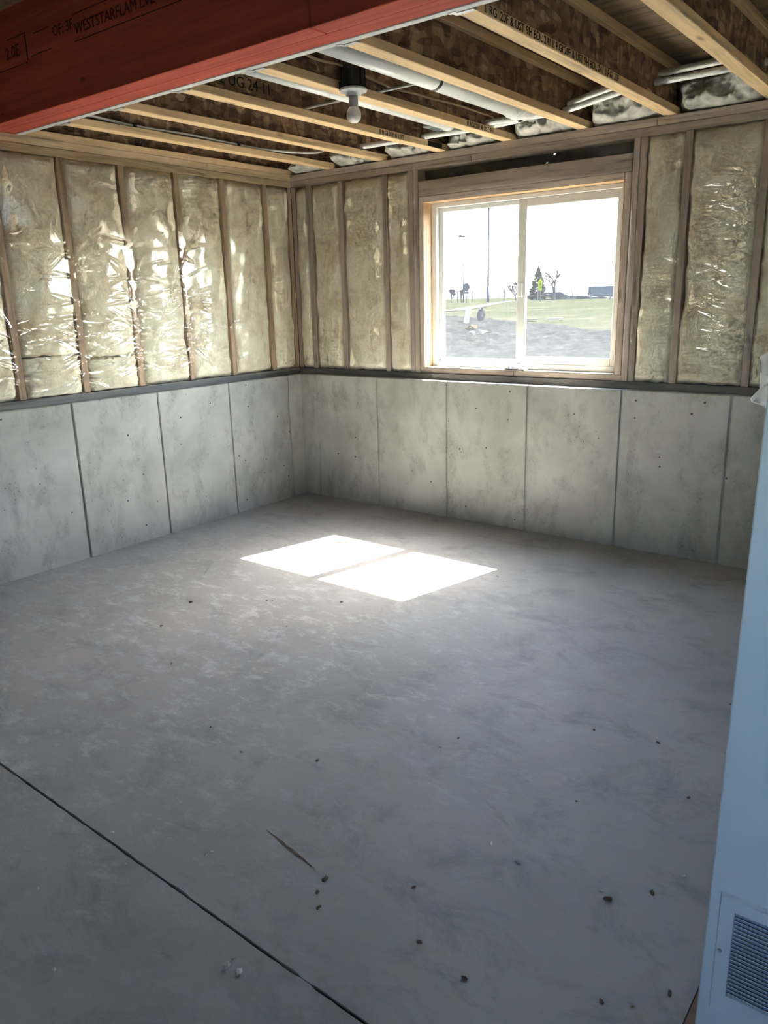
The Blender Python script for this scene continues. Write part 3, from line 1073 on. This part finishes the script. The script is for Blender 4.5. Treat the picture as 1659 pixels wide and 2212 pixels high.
def run(name, pts, r, mat, label, cat, n=10, k=6, group=None):
    P = smooth_curve(pts, k) if k else [Vector(p) for p in pts]
    o = MB().tube(P, r, n).build(name, mat, origin=pts[0], smooth=True)
    return tag(o, label, cat, group)


fat = empty('vent_pipe', (2.09, -1.2, 2.408), label='fat white plastic vent pipe running along a ceiling joist', cat='pipe')
MB().tube([(2.09, -1.995, 2.458), (2.09, -0.47, 2.458)], 0.049, 24).build('pipe_barrel', 'pvc', fat, smooth=True)
m = MB()
for yy in (-0.50, -0.475, -0.45, -0.425):
    m.tube([(2.09, yy-0.006, 2.458), (2.09, yy, 2.458), (2.09, yy+0.006, 2.458)], [0.05, 0.056, 0.05], 24)
m.build('coupling_ring', 'pvc', fat, smooth=True)
MB().tube(smooth_curve([(2.09, -0.47, 2.458), (2.09, -0.32, 2.462), (2.09, -0.24, 2.53), (2.09, -0.21, 2.6), (2.09, -0.21, 2.65)], 5), 0.043, 20).build('pipe_elbow', 'pvc', fat, smooth=True)
MB().tube([(2.09, -1.232, 2.458), (2.09, -1.212, 2.458)], 0.0505, 24).build('pipe_strap', 'black', fat)
th = empty('water_pipe', (1.655, -1.2, 2.43), label='white pipe tucked close along the joist that carries the bulb', cat='pipe')
MB().tube([(1.652, -1.995, 2.448), (1.652, -0.44, 2.448)], 0.034, 20).build('pipe_barrel', 'pvc', th, smooth=True)
MB().tube([(1.652, -0.455, 2.448), (1.652, -0.42, 2.448)], [0.039, 0.039], 20).build('pipe_cap', 'white', th, smooth=True)

tubes = [[(0.70, -0.16, 2.47), (1.3, -0.15, 2.465), (1.85, -0.15, 2.462), (2.172, -0.15, 2.494), (2.485, -0.15, 2.541), (2.66, -0.15, 2.562), (3.025, -0.15, 2.569), (3.5, -0.15, 2.572), (3.95, -0.15, 2.57)],
         [(1.72, -0.2, 2.47), (2.05, -0.2, 2.462), (2.241, -0.2, 2.46), (2.511, -0.2, 2.497), (2.68, -0.2, 2.515), (3.06, -0.2, 2.516), (3.5, -0.2, 2.516), (3.95, -0.2, 2.516)]]
run('water_tube', tubes[0], 0.0165, 'pvc', 'upper of two white tubes passing through the joists above the window', 'pipe', group='white tubes through the joists')
run('water_tube', tubes[1], 0.0165, 'pvc', 'lower of two white tubes passing through the joists above the window', 'pipe', group='white tubes through the joists')
wc = empty('white_cable', (0.345, -1.9, 2.45), label='white cable looping along the first joist from the side wall', cat='cable')
MB().tube(smooth_curve([(0.345, -1.99, 2.475), (0.345, -1.831, 2.467), (0.345, -1.706, 2.461), (0.345, -1.576, 2.456), (0.345, -1.212, 2.462), (0.345, -0.816, 2.456), (0.345, -0.617, 2.456), (0.36, -0.361, 2.467), (0.38, -0.12, 2.49), (0.4, -0.03, 2.53)]), 0.0075, 8).build('cable_run', 'cable_w', wc, smooth=True)
for yy, zz in ((-1.576, 2.456), (-0.816, 2.456)):
    MB().box(0.332, 0.356, yy-0.012, yy+0.012, zz-0.012, zz+0.014).build('cable_staple', 'black', wc, bevel=0.002)
run('tan_cable', [(1.785, -1.95, 2.55), (1.785, -1.708, 2.506), (1.79, -1.537, 2.509), (1.78, -1.432, 2.51), (1.775, -1.263, 2.497), (1.775, -1.07, 2.491), (1.775, -0.917, 2.497), (1.775, -0.776, 2.499), (1.775, -0.54, 2.508), (1.775, -0.318, 2.508), (1.775, -0.163, 2.505), (1.775, -0.12, 2.49)], 0.006, 'cable_t', 'tan cable clipped along the joist behind the bulb fixture', 'cable', 8)
run('grey_cable', [(1.28, -1.22, 2.4555), (1.6, -1.22, 2.4555), (1.9, -1.22, 2.4545), (2.035, -1.22, 2.4545)], 0.0065, 'cable_g', 'straight grey cable crossing between joists behind the bulb', 'cable', 8, 3)
du = MB().box(1.33, 1.715, -0.22, -0.06, 2.50, 2.635)
tag(du.build('duct_end', 'duct', origin=(1.52, -0.14, 2.50), bevel=0.006), 'grey-green duct end in the bay beside the bulb joist', 'duct')
tb = MB().obox((2.045, -0.33, 2.45), (0.03, 0.08, 0.06), Matrix.Rotation(0.3, 3, 'Z'))
tb.build('pipe_clamp', 'black', fat, bevel=0.006)

# ------------------------------------------------------------------ crumbs and chips on the slab
DEB = [(1.125, -2.095), (1.258, -2.378), (1.628, -2.604), (1.763, -2.033), (2.178, -2.853), (2.394, -2.899), (2.644, -2.784), (1.321, -2.038), (1.440, -1.851), (1.469, -1.839), (1.781, -1.651), (2.960, -2.391), (2.939, -2.475), (3.445, -2.482), (3.471, -2.452), (3.331, -2.802), (3.428, -2.823), (3.422, -2.914), (3.678, -2.814), (3.654, -2.794), (3.809, -2.615), (3.716, -2.268), (3.763, -2.724), (3.367, -3.210), (3.509, -3.235), (3.784, -3.109), (3.842, -3.081), (3.897, -3.001), (3.039, -3.187), (3.054, -3.234), (3.094, -3.273), (3.042, -3.536), (3.077, -3.528), (3.038, -3.511), (2.703, -3.314), (2.703, -3.295), (2.549, -3.471), (2.436, -3.666), (2.716, -3.782), (3.728, -1.977), (3.673, -1.602), (3.326, -2.066), (3.539, -2.018), (3.249, -3.071), (2.319, -0.915), (2.257, -0.868), (2.398, -3.412)]
LIGHT = {7, 14, 12, 19, 20, 31, 32, 33, 34, 35, 36, 37, 38, 39, 44, 45, 46, 17, 16, 15}
BIG = {18: 1.9, 31: 1.9, 32: 1.4, 24: 1.3, 0: 1.6, 16: 1.3, 28: 1.4, 29: 1.2}
CRUMB_LABEL = {18: 'largest brown wood chip on the slab near the pale blue wall', 31: 'largest pale concrete crumb on the near side of the floor joint', 32: 'second pale crumb beside the largest one near the floor joint'}
protos = []
for s_ in range(4):
    bm = bmesh.new()
    bmesh.ops.create_icosphere(bm, subdivisions=2, radius=1.0)
    for vtx in bm.verts:
        q = vtx.co.copy()
        vtx.co = q*(1+0.5*fb(q.x*1.2+s_*9, q.y*1.2, q.z*1.2))
        vtx.co.z = max(-0.55, vtx.co.z)
    me = bpy.data.meshes.new('crumb')
    bm.to_mesh(me)
    bm.free()
    protos.append(me)
for i, (x, y) in enumerate(DEB):
    lightc = i in LIGHT
    me = protos[i % 4].copy()
    me.materials.append(MAT['crumb' if lightc else 'chip'])
    o = bpy.data.objects.new('concrete_crumb' if lightc else 'wood_chip', me)
    COL.objects.link(o)
    k = 0.0042*BIG.get(i, 0.75+0.4*random.random())
    o.scale = (k*random.uniform(1.2, 2.1), k*random.uniform(0.7, 1.1), k*random.uniform(0.5, 0.8))
    o.rotation_euler = (0, 0, random.uniform(0, 6.28))
    o.location = (x, y, 0.55*o.scale[2])
    jy = joint_y(x)
    if y < jy:
        where = 'on the near side of the floor joint'
    elif x > 3.3 and y < -1.4:
        where = 'out toward the pale blue wall'
    elif y < -2.75:
        where = 'just beyond the floor joint'
    elif y > -1.3:
        where = 'beside the sunlit patch'
    else:
        where = 'out in the middle of the floor'
    if i in CRUMB_LABEL:
        tag(o, CRUMB_LABEL[i], 'crumb')
    elif lightc:
        tag(o, 'tiny pale concrete crumb ' + where, 'crumb', 'pale crumbs ' + where)
    else:
        tag(o, 'tiny dark wood chip ' + where, 'chip', 'dark chips ' + where)
o = MB().prism([(-0.05, -0.011, 0.0), (0.046, -0.013, 0.0), (0.052, -0.004, 0.0), (0.05, 0.012, 0.0), (-0.045, 0.013, 0.0), (-0.052, 0.002, 0.0)], (0, 0, 0.007)).build('wood_shim', 'shim', bevel=0.0015)
o.location = (1.118, -0.872, 0)
o.rotation_euler = (0, 0, math.radians(33))
tag(o, 'short wood shim lying in the patch of sunlight', 'shim')

# ------------------------------------------------------------------ outside: yard, soil heap, street
gv, gf_ = [], []
gx = np.concatenate([np.linspace(-260, -70, 20), np.linspace(-66, 24, 46), np.linspace(40, 160, 10)])
gy = np.concatenate([np.linspace(0.26, 20, 40), np.linspace(21, 90, 46), np.linspace(100, 420, 12)])


def gz(x, y):
    return 0.62 + 0.22*min(1, y/6) + 0.02*fb(x*0.3, y*0.3, 2) + (0.1 if y > 60 else 0.1*max(0, (y-20)/40)) - (0.0 if y < 95 else 0.3)


for y in gy:
    for x in gx:
        gv.append((x, y, gz(x, y)))
for j in range(len(gy)-1):
    for i in range(len(gx)-1):
        a = j*len(gx)+i
        gf_.append((a, a+1, a+len(gx)+1, a+len(gx)))
tag(MB().add(gv, gf_).build('ground', 'ground', smooth=True), kind='structure')
tag(MB().box(-60, 60, -40, -6.9, 0.3, 0.32).build('ground', 'ground'), kind='structure')

# heap of dug soil outside the window
hx = np.arange(-11, 5.5, 0.07)
hy = np.arange(0.5, 12, 0.07)


def ridge(x):
    return float(np.interp(x, [-11, -6, -4, -2.6, -1.4, -0.9, 0.2, 2, 5.5], [0.5, 0.52, 0.45, 0.36, 0.26, 0.16, 0.13, 0.1, 0.0]))


hv, hf = [], []
for y in hy:
    for x in hx:
        yc = 6.2
        sh = max(0, 1-((y-yc)/(5.0 if y < yc else 2.6))**2)
        e = min(1, (x+11)/1.0, (5.4-x)/1.0)
        h = ridge(x)*sh
        clod = 0.05*abs(fb(x*3.2, y*3.2, 4)) + 0.03*fb(x*9, y*9, 7)
        z = gz(x, y) + (h + clod*min(1, h*9)) * max(0, e) - 0.02
        hv.append((x, y, z))
W_ = len(hx)
for j in range(len(hy)-1):
    for i in range(W_-1):
        a = j*W_+i
        hf.append((a, a+1, a+W_+1, a+W_))
o = MB().add(hv, hf).build('soil_heap', 'dirt', smooth=True)
tag(o, 'long heap of dark dug soil outside the window', 'soil')


def heap_z(x, y):
    i = int(round((x-hx[0])/0.07))
    j = int(round((y-hy[0])/0.07))
    return hv[j*W_+i][2]


rotb = Matrix.Rotation(math.radians(20), 3, 'Z') @ Matrix.Rotation(math.radians(48), 3, 'X')
o = MB().obox((-2.02, 5.75, 1.235), (0.078, 0.36, 0.022), rotb).build('white_board', 'plank', origin=(-2.0, 5.7, 1.12), bevel=0.003)
tag(o, 'white board leaning up the soil heap outside the window', 'board')
m = MB()
wv_ = []
for i, t in enumerate(np.linspace(0, 1, 6)):
    for j, q in enumerate(np.linspace(0, 1, 5)):
        x, y = -1.28 + 0.13*q + 0.2*(1-t), 4.42 + 0.16*(1-t) + 0.03*q
        wv_.append((x + 0.02*fb(i, j, 1), y, heap_z(x, y) + 0.03 + 0.03*abs(fb(i*0.9, j*0.9, 4)) + 0.10*(1-t)))
wf_ = [(i*5+j, i*5+j+1, (i+1)*5+j+1, (i+1)*5+j) for i in range(5) for j in range(4)]
wv_ += [(x, y+0.01, z-0.012) for x, y, z in wv_]
wf_ += [tuple(30+k for k in reversed(q)) for q in list(wf_)]
rim_ = [0, 1, 2, 3, 4, 9, 14, 19, 24, 29, 28, 27, 26, 25, 20, 15, 10, 5]
wf_ += [(rim_[k], rim_[(k+1) % 18], 30+rim_[(k+1) % 18], 30+rim_[k]) for k in range(18)]
o = m.add(wv_, wf_).build('torn_wrapper', 'cardboard', origin=(-1.15, 4.6, heap_z(-1.15, 4.6)))
tag(o, 'crumpled pale wrapper on the soil heap below the white board', 'wrapper')


def clod(name, mat, c, size, label, cat, seed):
    bm = bmesh.new()
    bmesh.ops.create_icosphere(bm, subdivisions=3, radius=1.0)
    for vtx in bm.verts:
        q = vtx.co.copy()
        q *= 1+0.45*fb(q.x*1.4+seed, q.y*1.4, q.z*1.4)
        vtx.co = Vector((q.x*size[0], q.y*size[1], q.z*size[2]))
    me = bpy.data.meshes.new(name)
    bm.to_mesh(me)
    bm.free()
    me.materials.append(MAT[mat])
    o = bpy.data.objects.new(name, me)
    COL.objects.link(o)
    o.location = c
    return tag(o, label, cat)


clod('rusty_clod', 'rusty', (-1.52, 5.05, heap_z(-1.52, 5.05)+0.035), (0.06, 0.12, 0.045), 'rusty brown clod between the white board and the wrapper', 'clod', 2)
clod('dark_lump', 'sign_back', (-2.02, 6.15, heap_z(-2.02, 6.15)+0.06), (0.05, 0.05, 0.1), 'dark upright lump on the crest of the soil heap', 'clod', 5)
for xx, yy, lab in ((-5.55, 14.6, 'pale board lying in the grass nearer the mullion'), (-5.1, 15.2, 'pale board lying in the grass farther from the mullion')):
    o = MB().obox((xx, yy, gz(xx, yy)+0.06), (0.42, 0.5, 0.03), Matrix.Rotation(0.45, 3, 'Z')).build('grass_board', 'plank', origin=(xx, yy, gz(xx, yy)+0.04))
    tag(o, lab, 'board')
# pale footpath running off across the yard
pv = []
for t in np.linspace(0, 1, 30):
    x, y = -17.0-24.0*t, 27.5+50.0*t
    pv += [(x, y, gz(x, y)+0.03), (x+0.5, y+1.6, gz(x, y+1.6)+0.03)]
pth = MB().add(pv, [(2*i, 2*i+1, 2*i+3, 2*i+2) for i in range(29)])
tag(pth.build('path', 'asphalt'), kind='structure')

# street furniture
sp = empty('street_pole', (-39.0, 70, 0.8), label='tall grey pole seen through the corner-side pane', cat='pole')
MB().tube([(-39.0, 70, 0.7), (-39.0, 70, 14)], [0.1, 0.085], 12).build('pole_shaft', 'pole', sp, smooth=True)
MB().tube([(-39.0, 70, 0.7), (-39.0, 70, 2.6)], 0.15, 12).build('pole_sleeve', 'pole', sp, smooth=True)
sl = empty('street_lamp', (-42.06, 70, 0.85), label='slim street lamp pole with a small lamp head', cat='street lamp')
MB().tube([(-42.06, 70, 0.7), (-42.1, 70, 7.7)], [0.085, 0.035], 10).build('lamp_post', 'pole', sl, smooth=True)
MB().obox((-42.25, 70, 7.75), (0.75, 0.3, 0.16), Matrix.Rotation(0.05, 3, 'Y')).obox((-42.45, 70, 7.86), (0.25, 0.2, 0.2), Matrix.Rotation(0.0, 3, 'Y')).build('lamp_head', 'sign_back', sl)
ss = empty('road_sign', (-39.2, 66, 0.85), label='small road sign seen from behind, next to the slim street lamp', cat='sign')
MB().tube([(-39.2, 66, 0.7), (-39.2, 66, 2.95)], 0.035, 8).build('sign_post', 'pole', ss)
cxs = Vector((-39.2, 65.95, 2.5))
MB().prism([cxs+Vector((0.42*math.cos(math.radians(22.5+45*k)), 0, 0.42*math.sin(math.radians(22.5+45*k)))) for k in range(8)], (0, 0.03, 0)).build('sign_plate', 'sign_back', ss)
MB().box(-39.5, -38.9, 65.95, 65.98, 1.85, 2.05).build('name_plate', 'sign_back', ss)
cs = empty('crossing_sign', (-27.9, 60, 0.82), label='yellow-green pentagon crossing sign in front of the conifer', cat='sign')
MB().tube([(-27.9, 60, 0.7), (-27.9, 60, 2.6)], 0.035, 8).build('sign_post', 'pole', cs)
sx = -27.9
rz = Matrix.Rotation(math.radians(-28), 3, 'Z')


def sp_(x, z, d=0.0):
    p = rz @ Vector((x, -0.05-d, 0))
    return Vector((sx+p.x, 60+p.y, z))


nrm = rz @ Vector((0, -0.02, 0))
MB().prism([sp_(-0.28, 2.28), sp_(0.28, 2.28), sp_(0.30, 2.62), sp_(0, 2.92), sp_(-0.30, 2.62)], nrm).build('sign_plate', 'sign_y', cs)
MB().prism([sp_(-0.26, 1.93), sp_(0.24, 1.93), sp_(0.24, 2.25), sp_(-0.26, 2.25)], nrm).build('arrow_plate', 'sign_y', cs)
for dx, hgt in ((-0.09, 0.0), (0.08, -0.04)):
    m = MB()
    m.prism([sp_(dx-0.035, 2.62+hgt, 0.021), sp_(dx+0.04, 2.62+hgt, 0.021), sp_(dx+0.03, 2.5, 0.021), sp_(dx+0.075, 2.33, 0.021), sp_(dx+0.03, 2.33, 0.021), sp_(dx, 2.45, 0.021), sp_(dx-0.06, 2.33, 0.021), sp_(dx-0.09, 2.35, 0.021), sp_(dx-0.03, 2.5, 0.021)], nrm*0.15)
    m.prism([sp_(dx+0.035*math.cos(a), 2.67+hgt+0.035*math.sin(a), 0.021) for a in np.linspace(0, 5.5, 8)], nrm*0.15)
    m.build('walking_figure', 'sign_ink', cs)
MB().prism([sp_(-0.16, 1.98, 0.021), sp_(-0.09, 1.97, 0.021), sp_(0.16, 2.17, 0.021), sp_(0.12, 2.22, 0.021)], nrm*0.15).build('arrow', 'sign_ink', cs)


def branchy(name, base, h, seed, label, lean=(0, 0), spread=0.6, mat='bark', r0=0.12, depth=5, group=None):
    r = random.Random(seed)
    m = MB()

    def grow(p, d, ln, rad, lev):
        q = p + d*ln
        mid = p + d*ln*0.5 + Vector((r.uniform(-1, 1), r.uniform(-1, 1), r.uniform(-0.3, 0.6)))*ln*0.06
        m.tube([p, mid, q], [rad, rad*0.85, rad*0.65], 5, cap=lev == depth)
        if lev == 0:
            return
        for _ in range(r.choice([2, 2, 3])):
            nd = (d + Vector((r.uniform(-1, 1), r.uniform(-0.7, 0.7), r.uniform(-0.35, 0.75)))*spread).normalized()
            grow(q, nd, ln*r.uniform(0.6, 0.85), max(0.075, rad*0.75), lev-1)

    b = Vector(base)
    t = empty(name, base, label=label, cat='tree', group=group)
    grow(b-Vector((0, 0, 0.1)), Vector((lean[0], lean[1], 1)).normalized(), h*0.24, r0, depth)
    m.build('branches', mat, t)
    return t


branchy('bare_tree', (-36.3, 80, 0.95), 4.6, 12, 'bare leafless tree beside the conifer', (0.08, 0), 0.75, r0=0.19)
branchy('bare_shrub', (-44.9, 72, 0.95), 2.1, 3, 'bare shrub at the corner-side edge of the window view', (0, 0), 0.95, r0=0.06, depth=4, group='bare shrubs by the street')
branchy('bare_shrub', (-43.6, 72, 0.95), 2.0, 5, 'bare shrub just beside the slim street lamp', (0, 0), 0.95, r0=0.06, depth=4, group='bare shrubs by the street')
branchy('leafy_shrub', (-41.0, 80, 0.95), 3.0, 8, 'twiggy young tree half hidden behind the window mullion', (-0.2, 0), 1.0, r0=0.09, depth=5)

cf = empty('conifer', (-40.7, 85, 0.95), label='small dark conifer behind the yellow-green sign', cat='tree')
MB().tube([(-40.7, 85, 0.85), (-40.7, 85, 5.1)], [0.12, 0.02], 7).build('trunk', 'bark', cf)
m = MB()
rr = random.Random(4)
for k in range(420):
    t = rr.random()**0.8
    z = 1.15 + 3.8*t
    R_ = 1.75*(1-t)**0.85*rr.uniform(0.5, 1.05) + 0.06
    a = rr.uniform(0, 2*math.pi)
    p0 = Vector((-40.7, 85, z))
    d = Vector((math.cos(a), math.sin(a), -0.12))
    p1 = p0 + d*R_
    sd = Vector((-math.sin(a), math.cos(a), 0))*(0.07+0.13*(1-t))
    m.add([p0+d*R_*0.25, p0+d*R_*0.6+sd+Vector((0, 0, 0.05)), p1+Vector((0, 0, 0.12)), p0+d*R_*0.6-sd, p0+d*R_*0.6+Vector((0, 0, -0.14))], [(0, 1, 2, 3), (0, 4, 2, 1), (0, 3, 2, 4)])
m.build('foliage', 'needle', cf)['kind'] = 'stuff'

fe = empty('yard_fence', (-36, 75, 0.85), label='thin rail fence along the far edge of the yard', cat='fence')
fx = np.linspace(-48, -25.5, 12)
pst = None
for x in fx:
    if pst is None:
        pst = MB().tube([(x, 75, 0.7), (x, 75, 2.25)], 0.05, 6).build('fence_post', 'pole', fe, origin=(x, 75, 0.7))
    else:
        share(pst, 'fence_post', fe, (x, 75, 0.7))
for z in (1.5, 2.2):
    MB().tube([(-48, 75, z), (-25.5, 75, z)], 0.03, 6).build('fence_rail', 'pole', fe)

bd = empty('far_building', (-43, 110, 0.7), label='low grey building at the far edge of the view', cat='building')
MB().box(-45.0, -36, 110, 118, 0.5, 2.5).build('wall', 'bldg', bd)
MB().box(-45.1, -36, 109.9, 118.1, 2.5, 2.62).build('roof', 'hut', bd)
MB().box(-44.2, -36, 109.8, 110, 1.35, 1.5).build('band', 'hut', bd)
for x in np.arange(-44.2, -38, 1.6):
    MB().box(x, x+1.0, 109.93, 110, 0.8, 1.25).build('window', 'roof', bd)
sh = empty('garden_shed', (-40.5, 88, 0.8), label='low shed with a dark roof under the conifer', cat='shed')
MB().box(-43.2, -38.4, 88, 91, 0.6, 1.35).build('wall', 'hut', sh)
MB().prism([(-43.7, 87.6, 1.35), (-37.9, 87.6, 1.35), (-39.0, 87.6, 1.85), (-42.6, 87.6, 1.85)], (0, 3.8, 0)).build('roof', 'roof', sh)
cr2 = empty('tarp_heap', (-36.5, 92, 0.8), label='low dark tarp-covered heap between the bare tree and the building', cat='heap')
m = MB()
tp = [(-40.3 + 5.6*u, 92, 1.0 + 0.42*math.sin(math.pi*u)**0.5*(0.75+0.35*math.sin(7*u))) for u in np.linspace(0, 1, 18)]
m.prism([(-40.3, 92, 0.6)] + tp + [(-34.7, 92, 0.6)], (0, 2, 0))
m.build('tarp', 'roof', cr2)
hv2, hf2 = [], []
for j in range(2):
    for i, x in enumerate(np.linspace(-420, 60, 80)):
        hgt = 4.2 + 2.2*fb(x*0.012, 3, 1) + 1.2*fb(x*0.05, 1, 2)
        hv2.append((x, 400+60*j, 0.0 if j == 0 else 1.2+max(1.5, hgt)*1.05))
hf2 = [(i, i+1, 80+i+1, 80+i) for i in range(79)]
tag(MB().add(hv2, hf2).build('hills', 'hill', smooth=True), kind='structure')
